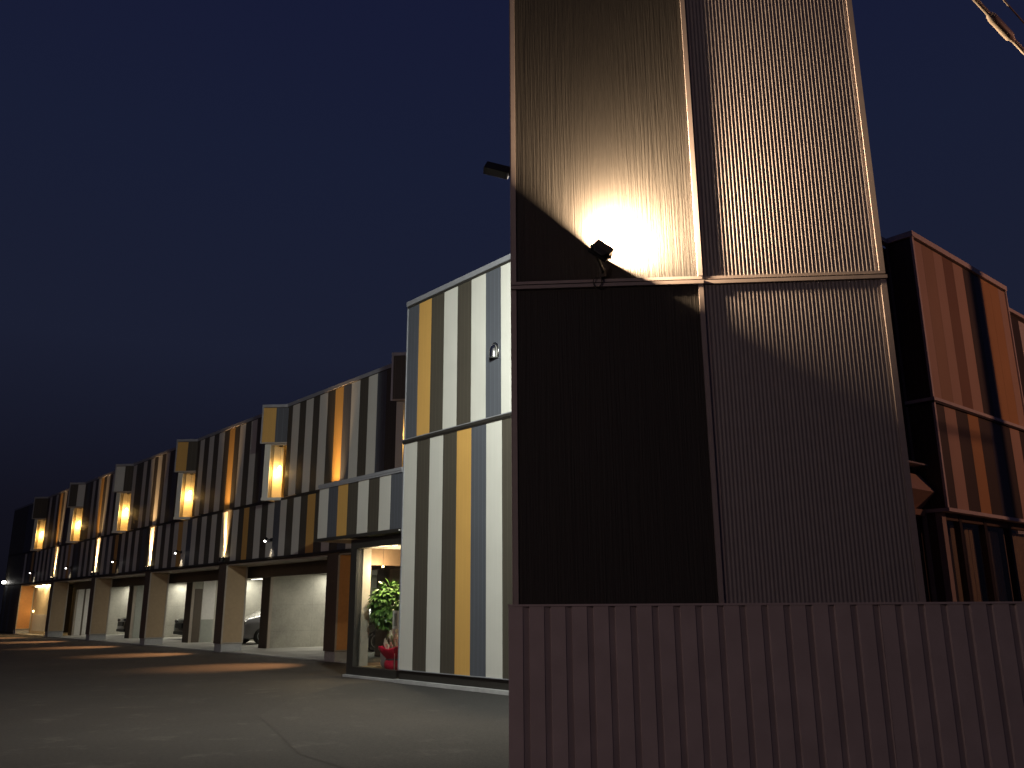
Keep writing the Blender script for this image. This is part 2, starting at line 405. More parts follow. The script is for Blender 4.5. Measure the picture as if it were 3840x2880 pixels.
for k in range(6):
    a = BAY[k] + .66
    b = (BAY[k+1] - .03) if k < 5 else END
    if k == 0: pass
    n = 15 if k < 5 else 4
    # unit 0's stripes were read off the photo from the bay at 13.4 back towards the shop
    if k == 0:
        xs = [13.34,13.05,12.58,12.16,11.70,11.30,10.82,10.37,9.91,9.46,9.0,8.55,8.09,7.63,7.18,6.53]
        cs = ['brown','cream','brown','cream','brown','cream','brown','ochre','slate','cream','brown','cream','slate','brown','brown']
        for i, c in enumerate(cs): upper.box(xs[i+1]+.002, xs[i]-.002, -2.32, -2.30, 4.72, 7.56, c)
    elif k == 1:
        xs = [20.84,20.6,20.19,19.72,19.28,18.82,18.33,17.88,17.43,17.0,16.54,16.08,15.62,15.17,14.7,14.03]
        cs = ['brown','cream','brown','cream','brown','cream','brown','ochre','brown','cream','brown','cream','brown','slate','brown']
        for i, c in enumerate(cs): upper.box(xs[i+1]+.002, xs[i]-.002, -2.32, -2.30, 4.72, 7.56, c)
    else:
        stripes(upper, a, b, -2.30, 4.72, 7.56, seq(k, 0)[:n])
    upper.box(a-.66-.6, a-.66-.035, -2.40, -2.36, 4.72, 7.5, 'core') if False else None
upper.box(3.61, 5.84, -2.32, -2.30, 4.72, 7.56, 'brown')
upper.build('upper_cladding', wing, A0)
xs = [3.62, 6.75]
low = [(17.53,'brown'),(17.07,'cream'),(16.6,'brown'),(16.18,'ochre'),(15.78,'brown'),(15.3,'cream'),(14.83,'brown'),(14.38,'cream'),(13.93,'slate'),(13.5,'cream'),
       (13.08,'brown'),(12.63,'cream'),(12.17,'brown'),(11.74,'ochre'),(11.27,'brown'),(10.8,'cream'),(10.35,'brown'),(9.9,'slate'),(9.44,'cream'),(8.98,'brown'),(8.53,'ochre'),(8.07,'brown'),(7.6,'cream'),(7.15,'brown'),(6.78,None)]
for (x1, c), (x0, _c) in zip(low[:-1], low[1:]): lower.box(x0+.002, x1-.002, -2.32, -2.30, 2.93, 4.62, c)
x0 = 17.53; i = 0
while x0 < END - W:
    c = 'cream' if i % 2 == 0 else 'brown'
    if i % 11 == 7: c = 'slate'
    if i % 17 == 9: c = 'ochre'
    if x0 > 47.5: c = 'brown'
    lower.box(x0+.002, x0+W-.002, -2.32, -2.30, 2.93, 4.62, c); x0 += W; i += 1
lower.box(x0+.002, END-.002, -2.32, -2.30, 2.93, 4.62, 'brown')
lower.box(3.61, 6.776, -2.32, -2.30, 2.93, 4.62, 'brown')
lower.build('lower_cladding', wing, A0)
m = MB(); m.box(3.61, END, -2.325, -2.284, 4.645, 4.695, 'dtrim').box(3.61, END, -2.325, -2.29, 4.623, 4.642, 'dtrim'); m.build('middle_trim', wing, A0)
m = MB(); m.box(3.61, END+.02, -2.6, -2.288, 7.585, 7.69, 'trim').box(3.61, END, -2.325, -2.296, 7.562, 7.583, 'dtrim'); m.build('coping', wing, A0)
m = MB(); m.box(3.61, END, -12.0, -2.61, 7.51, 7.55, 'roofm'); m.build('roof', wing, A0)
m = MB(); m.box(6.78, END, -2.325, -2.26, 2.868, 2.926, 'dtrim'); m.build('lower_trim', wing, A0)
m = MB(); m.box(5.36, END, -3.32, -2.33, 2.79, 2.825, 'beige'); m.build('soffit', wing, A0)
m = MB(); m.box(5.36, 39.9, -3.45, -3.33, 2.41, 2.788, 'pier'); m.build('lintel', wing, A0)
m = MB(); m.box(5.36, 40.4, -11.78, -3.46, 2.62, 2.70, 'ceil'); m.build('garage_ceiling', wing, A0)
m = MB(); m.box(5.40, END, -11.79, -2.37, -.05, .03, 'floor'); m.build('garage_floor', wing, A0)
m = MB(); m.box(END-.04, END, -12.0, -2.33, 0, 7.5, 'brown'); m.build('end_wall', wing, A0)
m = MB(); stripes(m, 47.92, END-.05, -2.30, .1, 2.86, ['brown','slate','brown','brown','slate','brown','brown','brown']); m.build('end_cladding', wing, A0)
# piers
for k, p in enumerate(P):
    side = 'rust' if k == 0 else ('orange' if k == 5 else 'tan')
    m = MB(); m.box(p+.012, p+.62, -3.06, -2.30, .27, 2.86, 'pier')
    o = m.build('pier', wing, A0)
    m = MB(); m.box(p-.004, p+.010, -3.00, -2.35, .31, 2.786, side); m.build('side_panel', o, A0)
    m = MB()
    m.box(p-.012, p+.011, -2.348, -2.298, .27, 2.787, 'beige').box(p-.012, p+.011, -3.06, -3.002, .27, 2.787, 'beige').box(p-.012, p+.011, -3.0, -2.35, .272, .308, 'beige')
    m.build('panel_trim', o, A0)
    m = MB(); m.box(p+.03, p+.60, -3.05, -2.33, .0, .266, 'plinth'); m.build('pier_base', o, A0, bevel=.008)
# dividing walls of the garages
D = [10.32, 18.07, 25.45, 33.0, 40.45]
kinds = ['conc', 'conc', 'white', 'greyg', 'white']
for k, (d, c) in enumerate(zip(D, kinds)):
    tf = -3.64 if k == 4 else -4.30
    m = MB(); m.box(d+.012, d+.64, -11.77, tf-.03, .03, 2.61, 'conc')
    o = m.build('dividing_wall', wing, A0)
    m = MB(); m.box(d+.0, d+.65, tf-.028, tf+.02, .03, 2.61, 'pier').box(d-.004, d+.011, tf-.10, tf, .03, 2.61, 'beige'); m.build('wall_end', o, A0)
    if k == 4:
        m = MB(); m.box(d-.004, d+.011, -4.04, -3.75, .03, 2.61, 'white').box(d-.004, d+.011, -4.13, -4.045, .03, 2.61, 'pier').box(d-.004, d+.011, -5.2, -4.135, .03, 2.61, 'white'); m.build('white_panel', o, A0)
    elif c == 'white':
        m = MB(); m.box(d-.002, d+.011, -4.74, -4.42, .03, 2.2, 'pier'); m.build('service_door', o, A0)
        m = MB(); m.box(d-.004, d+.011, -5.30, -4.76, .03, 2.61, 'white').box(d-.012, d+.008, -5.29, -4.77, .032, .95, 'greyg'); m.build('white_panel', o, A0)
    if c == 'greyg':
        m = MB(); m.box(d-.004, d+.011, -5.4, -4.45, .03, 2.61, 'greyg'); m.build('side_board', o, A0)
# garage ceiling lights
for k in range(4):
    x = P[k] + 3.9
    for dx, yy, e in ((0.0, -6.9, 46), (3.6, -6.9, 34), (2.2, -5.2, 9)):
        m = MB(); m.box(x+dx-.6, x+dx+.6, yy-.06, yy+.06, 2.611, 2.619, 'tube')
        m.build('ceiling_tube', wing, A0)
        light('AREA', 'garage_light', FA.w(x+dx, yy, 2.605), (0,0,-1), e, NEUT, shape='RECTANGLE', size=1.3, size_y=.3)
# lobby in the last unit
m = MB()
m.box(40.42, 47.6, -3.16, -3.08, .03, 2.78, 'room').box(40.42, 47.27, -3.075, -2.4, 2.74, 2.785, 'room')
lob = m.build('lobby_wall', wing, A0)
m = MB(); m.box(43.0, 46.85, -3.078, -3.05, .2, 1.12, 'white'); m.build('low_panel', lob, A0)
m = MB(); m.box(42.0, 46.6, -3.05, -2.92, 2.68, 2.738, 'strip'); m.build('strip_light', lob, A0)
m = MB(); m.lathe([(.07,0),(.07,.02)], (43.6,-2.7,2.715), 'ledw', 14); m.build('lobby_downlight', lob, A0)
m = MB(); m.lathe([(.05,0),(.05,.04)], (46.95,-3.08,1.3), 'bulb', 12, (0,1,0)); m.build('door_light', lob, A0)
light('AREA', 'lobby_light', FA.w(44.6, -2.75, 2.66), (0,0,-1), 60, (1.0,.66,.30), shape='RECTANGLE', size=4.0, size_y=.4)

# window bays
E2 = math.sqrt(.5)
def bp(s0, a, off=0.0): return (s0 + E2*a - E2*off, -2.345 + E2*a + E2*off)     # along the slanted face, offset outward
bay_cols = [('brown','brown'), ('ochre','slate'), ('ochre','brown'), ('cream','brown'), ('brown','cream'), ('brown','brown')]
for k, s0 in enumerate(BAY):
    A, B = bp(s0, -.02), bp(s0, .865)
    m = MB(); m.prism([A, (A[0], -2.5), (B[0], -2.5), B][::-1] if False else [B, A, (A[0]-.0, -2.50), (B[0], -2.50)], 6.41, 7.58, 'brown')
    o = m.build('window_bay', wing, A0)
    m = MB()
    for (a0, a1, c) in ((.425, .835, bay_cols[k][0]), (.02, .42, bay_cols[k][1])):
        m.prism([bp(s0,a1,.002), bp(s0,a0,.002), bp(s0,a0,.012), bp(s0,a1,.012)][::-1], 6.455, 7.56, c)
    m.build('bay_panel', o, A0)
    m = MB(); C, Dd = bp(s0, -.03, .02), bp(s0, .885, .02)
    m.prism([Dd, C, (C[0], -2.5), (Dd[0], -2.5)], 7.582, 7.67, 'trim')
    m.prism([bp(s0,.885,.001), bp(s0,.838,.001), bp(s0,.838,.02), bp(s0,.885,.02)][::-1], 6.41, 7.58, 'trim')
    m.prism([bp(s0,.838,.001), bp(s0,-.02,.001), bp(s0,-.02,.02), bp(s0,.838,.02)][::-1], 6.405, 6.45, 'beige')
    m.build('bay_trim', o, A0)
    m = MB(); q = lambda a, f: bp(s0, a, f)
    m.prism([q(.745,-.10), q(.56,-.10), q(.56,-.06), q(.745,-.06)][::-1], 4.72, 6.40, 'cream')
    m.prism([q(.76,-.12), q(-.0,-.12), q(-.0,-.035), q(.76,-.035)][::-1], 4.63, 4.718, 'cream')
    m.prism([q(.56,-.10), q(.0,-.10), q(.0,-.06), q(.56,-.06)][::-1], 6.36, 6.405, 'beige')
    m.prism([q(.035,-.12), q(-.06,-.12), q(-.06,-.06), q(.035,-.06)][::-1], 4.72, 6.355, 'pier')
    tip = q(.745,-.10)
    m.box(tip[0]-.035, tip[0], -2.5, tip[1]-.005, 4.63, 6.40, 'room')
    m.build('window_frame', o, A0)
    m = MB(); m.prism([q(.56,-.086), q(.035,-.086), q(.035,-.080), q(.56,-.080)][::-1], 4.72, 6.36, 'glass'); m.build('pane', o, A0)
    m = MB()
    xr0, xr1 = s0-.79, s0+1.59
    m.box(xr0, xr1, -4.6, -4.55, 4.66, 6.55, 'room').box(xr0, xr0+.05, -4.55, -2.34, 4.66, 6.55, 'room').box(xr1-.05, xr1, -4.55, -2.34, 4.66, 6.55, 'room')
    m.box(xr0+.05, xr1-.05, -4.55, -2.4, 4.60, 4.655, 'room').box(xr0+.05, xr1-.05, -4.55, -2.4, 6.47, 6.55, 'ceil')
    m.box(s0+.72, xr1-.05, -2.46, -2.34, 4.66, 6.465, 'room').box(xr0+.05, s0-.02, -2.46, -2.34, 4.66, 6.465, 'room')
    # small floor and ceiling of the projecting corner
    tri = [(s0+.02,-2.40),(s0+.50,-2.40),(s0+.50,-1.97)]
    m.prism(tri[::-1], 4.66, 4.70, 'room'); m.prism(tri[::-1], 6.385, 6.404, 'ceil')
    m.build('room_walls', o, A0)
    m = MB(); n = 15
    pts = [(tip[0]-.075 + .03*math.sin(i*2.1), tip[1]-.07 - .20*i/n) for i in range(n)]
    vs = [(x,y,4.68) for x,y in pts] + [(x,y,6.40) for x,y in pts]
    m.add(vs, [(i, i+1, n+i+1, n+i) for i in range(n-1)], 'curtain'); m.build('curtain', o, A0, smooth=True)

# ------------------------------------------------------------------ pendants behind the bay windows
names = ['pendant lamp in the nearest window, half hidden by the striped shop block', 'glowing pendant lamp in the window under the ochre and slate panel',
         'glowing pendant lamp in the window under the ochre and brown panel', 'glowing pendant lamp in the third full window from the shop',
         'glowing pendant lamp in the fourth full window from the shop', 'glowing pendant lamp in the last window at the far end']
pend = None
for k, s0 in enumerate(BAY):
    lx, ly = s0 + .36, -2.30
    if pend is None:
        t = thing('pendant_lamp', FA, lx, ly, 0, names[k], 'pendant lamp', 'pendant lamps in the bay windows')
        m = MB(); m.lathe([(.06,0),(.06,.03)], (0,0,6.35), 'black', 16); m.build('canopy', t)
        m = MB(); m.tube([(0,0,5.72),(0,0,6.36)], .004, 'black', 6); m.build('cord', t)
        m = MB(); m.lathe([(.012,.09),(.03,.08),(.05,.04),(.055,0),(.045,-.035),(.015,-.05)], (0,0,5.64), 'bulb', 16); m.build('bulb', t, smooth=True)
        pend = t
    else:
        t = tree_copy(pend); t.location = FA.w(lx, ly, 0); t['label'] = names[k]
    light('POINT', 'pendant_light', FA.w(lx, ly, 5.50), None, 42, (1.0, .55, .16), shadow_soft_size=.05)

# ------------------------------------------------------------------ up-down wall lights over the piers
lab = ['wall uplight over the rust orange pier beside the shop window', 'wall uplight over the second pier, casting the largest bright streak',
       'wall uplight over the third pier from the shop', 'wall uplight over the fourth pier from the shop', 'wall uplight over the pier beside the orange lobby']
upl = None
for k, x in enumerate(UP):
    if upl is None:
        t = thing('wall_uplight', FA, x, -2.30, 3.0 + (.32 if k == 0 else 0), lab[k], 'wall lamp', 'up and down lights over the piers')
        m = MB(); m.lathe([(.078,-.07),(.085,-.065),(.085,.065),(.078,.07)], (0,.10,0), 'black', 16); m.build('housing', t, smooth=False)
        m = MB(); m.box(-.04,.04,.0,.03,-.035,.035,'black'); m.build('wall_bracket', t)
        m = MB(); m.quad([(.06*math.cos(2*PI*i/16), .10+.06*math.sin(2*PI*i/16), .0712) for i in range(16)], 'led'); m.build('upper_lens', t)
        upl = t
    else:
        t = tree_copy(upl); t.location = FA.w(x, -2.30, 3.0); t['label'] = lab[k]
    light('AREA', 'uplight_beam', FA.w(x, -2.20, 3.076 + (.32 if k == 0 else 0)), FA.d(0, -.085, 1), 46, (1.0,.58,.25), shape='DISK', size=.16, spread=rad(30))
    light('SPOT', 'downlight_beam', FA.w(x, -2.15, 2.90 + (.32 if k == 0 else 0)), FA.d(0, .72, -1), 1500, (1.0,.48,.20), spot_size=rad(50), spot_blend=1.0, shadow_soft_size=.03)

# ------------------------------------------------------------------ little spotlights in the middle of each bay
lab = ['small black spotlight on the striped wall nearest the shop canopy', 'small black spotlight on the wall over the second garage opening',
       'small black spotlight on the wall over the third garage opening', 'small black spotlight on the wall over the fourth garage opening', 'small dim spotlight on the wall over the orange lobby']
sp = None
for k, x in enumerate(SP):
    if sp is None:
        t = thing('spotlight', FA, x, -2.30, 3.45, lab[k], 'spotlight', 'small spotlights over the garages')
        m = MB(); m.box(-.05,.05,0,.03,-.05,.05,'black'); m.build('wall_plate', t)
        m = MB(); m.tube([(0,.03,0),(0,.14,.02),(0,.18,0)], .013, 'black', 8); m.build('arm', t, smooth=True)
        m = MB(); ax = Vector((-.45,.55,-.70)).normalized(); c = Vector((0,.19,.01))
        m.lathe([(.025,-.05),(.042,-.04),(.047,.06),(.05,.09)], c, 'black', 16, ax); m.build('head', t)
        m = MB(); m.lathe([(.036,.0905),(.036,.093)], c, 'ledw', 14, ax); m.build('lens', t)
        sp = t
    else:
        t = tree_copy(sp); t.location = FA.w(x, -2.30, 3.45); t['label'] = lab[k]
    light('SPOT', 'spot_beam', FA.w(x-.06, -2.16, 3.36), FA.d(0, -.16, -1), 26, (1.0,.82,.60), spot_size=rad(60), spot_blend=1.0, shadow_soft_size=.03)

# ------------------------------------------------------------------ corner tower
TO = (0, 0, 0)
tower = thing('corner_tower', FT, 1.93, 0, 0, 'tall tower with a black board face beside a corrugated bronze face, behind the fence', 'tower')
TO = (1.93, 0, 0); TOP = 10.6
m = MB(); m.box(0.0, 3.86, .03, 2.5, 0, TOP, 'core'); m.build('wall', tower, TO)
m = MB(); m.box(-.012, -.002, .0, 2.5, 0, TOP, 'ttrim'); m.build('side_cladding', tower, TO)
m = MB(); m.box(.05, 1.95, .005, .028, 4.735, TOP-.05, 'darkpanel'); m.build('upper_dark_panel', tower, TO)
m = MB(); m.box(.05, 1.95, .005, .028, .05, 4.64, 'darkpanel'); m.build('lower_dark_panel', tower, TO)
def corrugated(z0, z1, name):
    x0, x1, p, amp = 2.045, 3.80, .0392, (.0026 if z0 < 1 else .0036)
    n = int((x1-x0)/p*16); pts = []
    for i in range(n+1):
        x = x0 + (x1-x0)*i/n; ph = (x-x0)/p*2*PI
        pts.append((x, .012 - amp*math.cos(ph)))
    m = MB(); k = len(pts)
    vs = [(x,y,z0) for x,y in pts] + [(x,y,z1) for x,y in pts]
    m.add(vs, [(i, i+1, k+i+1, k+i) for i in range(k-1)], 'corr')
    return m.build(name, tower, TO, smooth=True)
corrugated(4.735, TOP-.05, 'upper_corrugated_sheet'); corrugated(.05, 4.64, 'lower_corrugated_sheet')
m = MB()
for z0, z1 in ((4.735, TOP-.05), (.05, 4.64)):
    m.box(0, .048, -.010, .028, z0, z1, 'ttrim')
    m.box(1.952, 2.0, -.027, .028, z0, z1, 'ttrim'); m.box(2.0, 2.043, .004, .028, z0, z1, 'ttrim')
    m.box(3.802, 3.86, -.008, .028, z0, z1, 'ttrim')
m.build('edge_trim', tower, TO)
m = MB()
m.box(-.004, 1.995, -.022, .029, 4.70, 4.732, 'ttrim').box(-.008, 2.005, -.040, .029, 4.645, 4.682, 'ttrim').box(.0, 1.99, -.004, .029, 4.683, 4.699, 'dtrim')
m.box(2.0, 3.858, -.012, .029, 4.70, 4.732, 'ttrim').box(2.008, 3.868, -.026, .029, 4.645, 4.682, 'ttrim').box(2.0, 3.85, .004, .029, 4.683, 4.699, 'dtrim')
m.build('middle_trim', tower, TO)
m = MB(); m.box(-.02, 3.88, -.03, 2.52, TOP-.048, TOP+.05, 'ttrim'); m.build('coping', tower, TO)

# floodlight on the dark face
FL = Vector((.965, -.160, 5.00))
fl = thing('floodlight', FT, .965, 0, 4.75, 'black floodlight glaring upward on the dark tower face', 'floodlight')
FO = (.965, 0, 4.75)
bd = Vector((.60, .43, .77)).normalized()                 # beam, turned a little into the wall
ax = Vector((.85, 0, -.52)); ax = (ax - bd*ax.dot(bd)).normalized(); ay = bd.cross(ax)
m = MB(); m.obox(FL, ax, ay, bd, .105, .06, .055, 'black')
vs = [FL - bd*.05 + ax*i*.095 + ay*j*.06 for i, j in ((-1,-1),(1,-1),(1,1),(-1,1))] + [FL - bd*.10 + ax*i*.05 + ay*j*.035 for i, j in ((-1,-1),(1,-1),(1,1),(-1,1))]
m.add(vs, [(0,1,5,4),(1,2,6,5),(2,3,7,6),(3,0,4,7),(4,5,6,7)], 'black')
m.build('housing', fl, FO, bevel=.006)
m = MB(); m.obox(FL + bd*.0525, ax, ay, bd, .082, .048, .002, 'led'); m.build('lens', fl, FO)
m = MB()
for sgn in (-1, 1): m.obox(FL + ax*sgn*.105 - bd*.05, ax, ay, bd, .005, .014, .055, 'black')
m.obox(FL - bd*.112, ax, ay, bd, .11, .014, .005, 'black')
m.tube([FL - bd*.112, (.965, -.10, 4.80), (.965, .0, 4.79)], .016, 'black', 8)
m.build('bracket', fl, FO)
for sgn in (-1, 1):
    m = MB(); m.lathe([(.018,0),(.02,.012),(.014,.022)], FL + ax*sgn*.11 - bd*.03, 'black', 10, tuple(ax*sgn)); m.build('knob', fl, FO)
m = MB(); m.box(.93, .995, -.055, .004, 4.745, 4.845, 'dtrim'); m.build('junction_box', fl, FO, bevel=.005)
m = MB(); pts = []
for i in range(15):
    a = PI*2*i/14; pts.append((.905 + .045*math.cos(a), -.055-.004*i/14, 4.69 + .06*math.sin(a)))
m.tube(pts + [(.955,-.05,4.74)], .006, 'black', 6); m.build('lead', fl, FO, smooth=True)
P0 = FL + bd*.056
light('AREA', 'floodlight_beam', FT.w(*P0), FT.d(*bd), 1380, (1.0,.70,.42), shape='RECTANGLE', size=.15, size_y=.09, spread=rad(173))

# flood on the tower's side, lighting the striped block
HC = Vector((-.225, .8, 6.50))
fs = thing('side_floodlight', FT, 0, .8, 6.5, 'black floodlight head on an arm sticking out from the tower side against the night sky', 'floodlight')
SO = (0, .8, 6.5)
la = Vector((.95, 0, -.30)).normalized()
bd2 = Vector((-.60, .74, -.30)).normalized(); bd2 = (bd2 - la*bd2.dot(la)).normalized(); up2 = la.cross(bd2)
m = MB(); m.obox(HC, la, bd2, up2, .155, .05, .075, 'black'); m.obox(HC + la*.02 + up2*.082, la, bd2, up2, .09, .03, .008, 'black'); m.build('housing', fs, SO, bevel=.012)
m = MB(); m.obox(HC + bd2*.052, la, bd2, up2, .13, .002, .06, 'ledc'); m.build('lens', fs, SO)
m = MB(); m.tube([HC + la*.15, (-.012, .8, 6.42)], .035, 'black', 10).box(-.03, -.013, .72, .88, 6.32, 6.52, 'black'); m.build('arm', fs, SO)
L0 = HC + bd2*.06
light('AREA', 'side_flood_beam', FT.w(*L0), FA.w(1.6,.5,3.6) - FT.w(*L0), 860, COOLW, shape='RECTANGLE', size=.26, size_y=.12)

# ------------------------------------------------------------------ vent hoods on the walls
def vent_hood(name, fr, x, y, z, label, out):
    t = thing(name, fr, x, y, z, label, 'vent hood'); n = 14
    t.rotation_euler = (0, 0, fr.a + out)
    m = MB(); vs, fs = [], []
    H = [(-.10,1.0,1.0),(-.02,1.0,1.0),(.05,.98,.97),(.10,.88,.82),(.135,.68,.58),(.158,.40,.32),(.168,.08,.06)]
    for h, a, b in H:
        for i in range(n+1):
            th = PI*i/n; vs.append((.095*a*math.cos(th), .004+.115*b*math.sin(th), h))
    for j in range(len(H)-1):
        for i in range(n): fs.append((j*(n+1)+i, j*(n+1)+i+1, (j+1)*(n+1)+i+1, (j+1)*(n+1)+i))
    m.add(vs, fs, 'steel'); m.build('hood', t, smooth=True)
    m = MB(); m.add([(.088*math.cos(PI*i/n), .004+.108*math.sin(PI*i/n), -.096) for i in range(n+1)], [tuple(range(n+1))], 'hooddark')
    m.add([(.097*math.cos(PI*i/n), .004+.118*math.sin(PI*i/n), z_) for z_ in (-.125,-.10) for i in range(n+1)], [(i,i+1,n+2+i,n+1+i) for i in range(n)], 'hooddark'); m.build('mouth', t)
    m = MB(); pts = [(.11*math.cos(PI*i/n), .012, .04+.145*math.sin(PI*i/n)) for i in range(n+1)]
    m.tube([(.11,.012,-.10)] + pts + [(-.11,.012,-.10)], .012, 'steel', 6); m.build('flange', t, smooth=True)
    return t
vent_hood('vent_hood', FA, .31, .0, 5.91, 'round topped steel vent hood on a slate stripe of the bright block', 0)

# ------------------------------------------------------------------ side wing, orange under the street lamp
B0 = (-4.5, -8.0, 0)
bw = thing('side_wing', FA, -4.5, -8.0, 0, 'striped wing glowing orange under street light at the frame edge behind the tower', 'building')
m = MB()
m.box(-4.92, 3.5, -30.0, -5.02, 0, 7.58, 'core').box(-5.38, -4.93, -8.77, -4.67, 2.86, 7.58, 'core').box(-4.92, -3.02, -5.0, -2.2, 0, 7.5, 'core')
m.build('wall', bw, B0)
L_, B_, S_, O_ = 'cream','brown','slate','ochre'
m = MB(); stripes_b(m, -4.69, -8.76, -5.40, 4.72, 7.55, ['sand','caramel','sand','brownlit','sand',B_,S_,'ochre2','ochre2','sand'], ws=[.35,.46,.39,.45,.45,.5,.35,.42,.45,.35]); m.build('upper_cladding', bw, B0)
m = MB(); stripes_b(m, -4.69, -8.76, -5.40, 2.90, 4.62, [B_,'sand',B_,'ochre2',B_,S_,B_,'sand',B_], ws=[.36,.44,.48,.44,.48,.48,.45,.46,.4]); m.build('lower_cladding', bw, B0)
m = MB(); stripes_b(m, -8.84, -30, -4.945, .2, 7.5, [L_,O_,L_,B_]*11, ws=[1]*44); m.build('rear_cladding', bw, B0)
m = MB(); m.box(-5.40, -4.95, -4.668, -4.648, 2.90, 4.62, 'brown').box(-5.40, -4.95, -4.668, -4.648, 4.72, 7.55, 'brown').box(-4.945, -4.922, -4.64, -2.2, .1, 7.5, 'brown'); m.build('side_cladding', bw, B0)
m = MB()
m.box(-5.44, -4.90, -8.82, -4.62, 7.582, 7.68, 'ltrim').box(-5.0, -4.80, -30, -8.83, 7.582, 7.66, 'ltrim').box(-5.0, -4.80, -4.61, -2.2, 7.582, 7.66, 'ltrim')
m.build('coping', bw, B0)
for s0_, s1_, t0_, t1_, c_ in ((-5.425,-5.385,-4.69,-4.635,'ltrim'), (-5.425,-5.385,-8.81,-8.765,'ltrim'), (-4.985,-4.947,-4.667,-4.635,'ttrim')):
    for z0, z1 in ((2.90,4.62),(4.72,7.58)):
        m = MB(); m.box(s0_, s1_, t0_, t1_, z0, z1, c_); m.build('corner_trim', bw, B0)
m = MB(); m.box(-5.44, -4.947, -8.81, -4.63, 4.66, 4.715, 'ltrim').box(-5.43, -4.947, -8.81, -4.635, 4.625, 4.655, 'dtrim'); m.build('middle_trim', bw, B0)
m = MB(); m.box(-5.44, -4.947, -8.81, -4.63, 2.835, 2.892, 'ltrim'); m.build('lower_trim', bw, B0)
m = MB()
for t0, t1 in ((-4.80,-4.655),(-5.40,-5.30),(-6.42,-6.30),(-7.5,-7.4),(-8.76,-8.64)): m.box(-5.30, -5.20, t0, t1, .1, 2.83, 'beige' if t0 > -4.9 else 'dtrim')
m.box(-5.295, -5.205, -8.64, -4.80, .1, .25, 'pier').box(-5.29, -5.21, -8.64, -4.80, 2.72, 2.83, 'pier')
g = m.build('glazing_frame', bw, B0)
m = MB(); m.box(-5.252, -5.246, -8.64, -4.80, .25, 2.72, 'glass'); m.build('pane', g, B0)
m = MB()
for i, (t0, t1, zz) in enumerate(((-5.28,-4.88,2.66),(-5.8,-5.42,2.68),(-6.28,-5.9,2.67),(-7.35,-6.5,2.66),(-8.6,-7.6,2.68))):
    n = 24; pts = [(-5.10 + .03*math.sin(j*1.9+i), t0 + (t1-t0)*j/n) for j in range(n+1)]
    m.add([(x,y,.15) for x,y in pts] + [(x,y,zz) for x,y in pts], [(j,j+1,n+2+j,n+1+j) for j in range(n)], 'curtain')
m.build('curtain', g, B0, smooth=True)
m = MB(); m.box(-5.20, -4.95, -4.70, -4.66, .1, 2.83, 'pier').box(-5.06,-4.99,-4.659,-4.64,.1,2.83,'beige'); m.build('side_frame', bw, B0)
# big duct hood on the dark side wall
hd = thing('duct_hood', FA, -4.945, -4.2, 3.2, 'boxy pointed duct hood on the side wing wall, lit orange on top', 'vent hood')
HO = (-4.945, -4.2, 3.2)
def prof(m, pts, t0, t1, mat):
    n = len(pts); vs = [(s,t0,z) for s,z in pts] + [(s,t1,z) for s,z in pts]
    m.add(vs, [tuple(range(n)), tuple(range(n,2*n))[::-1]] + [(i, n+i, n+(i+1)%n, (i+1)%n) for i in range(n)], mat)
m = MB(); prof(m, [(-4.947,3.47),(-5.06,3.45),(-5.27,3.15),(-5.02,2.90),(-4.947,2.88)], -4.60, -3.6, 'ducthood'); m.build('hood', hd, HO)
m = MB(); m.box(-5.20, -4.947, -4.62, -3.55, 3.585, 3.61, 'trim'); m.build('rain_flashing', hd, HO)
m = MB(); prof(m, [(-4.947,2.876),(-5.10,2.876),(-5.06,2.79),(-4.947,2.78)], -4.58, -3.62, 'ducthood'); m.build('drip_tray', hd, HO)
vent_hood('round_vent_hood', FA, -4.947, -9.75, 5.55, 'dark round vent hood on the orange wall at the frame edge', PI/2)

# ------------------------------------------------------------------ fence
fence = thing('steel_fence', FF, 2.5, 0, 0, 'brown ribbed steel fence standing in front of the tower', 'fence')
FEO = (2.5, 0, 0)
m = MB(); pts = [(0,.03)]; x = 0.0; pitch = .1205
while x < 6.0:
    q = rnd.uniform(-.0012, .0012) + (.002 if int(x/pitch) % 7 == 3 else 0)
    pts += [(x,q),(x+.081,q),(x+.0825,.003+q),(x+.1165,.017+q),(x+pitch-.001,.001)]; x += pitch
k = len(pts); vs = [(a,b,.06) for a,b in pts] + [(a,b,1.40) for a,b in pts]
m.add(vs, [(i,i+1,k+i+1,k+i) for i in range(k-1)], 'fence')
m.build('ribbed_sheet', fence, FEO)
m = MB(); m.box(0, 6.0, .0235, .05, .06, 1.398, 'fence').box(-.003, 6.0, -.004, .052, 1.4005, 1.412, 'fence'); m.build('top_rail', fence, FEO)
m = MB(); m.box(.0, 6.0, -.01, .06, 0, .058, 'plinth'); m.build('footing', fence, FEO)
for i in range(4):
    m = MB(); m.box(.1+1.9*i, .16+1.9*i, .053, .113, 0, 1.36, 'fence'); m.build('post', fence, FEO)

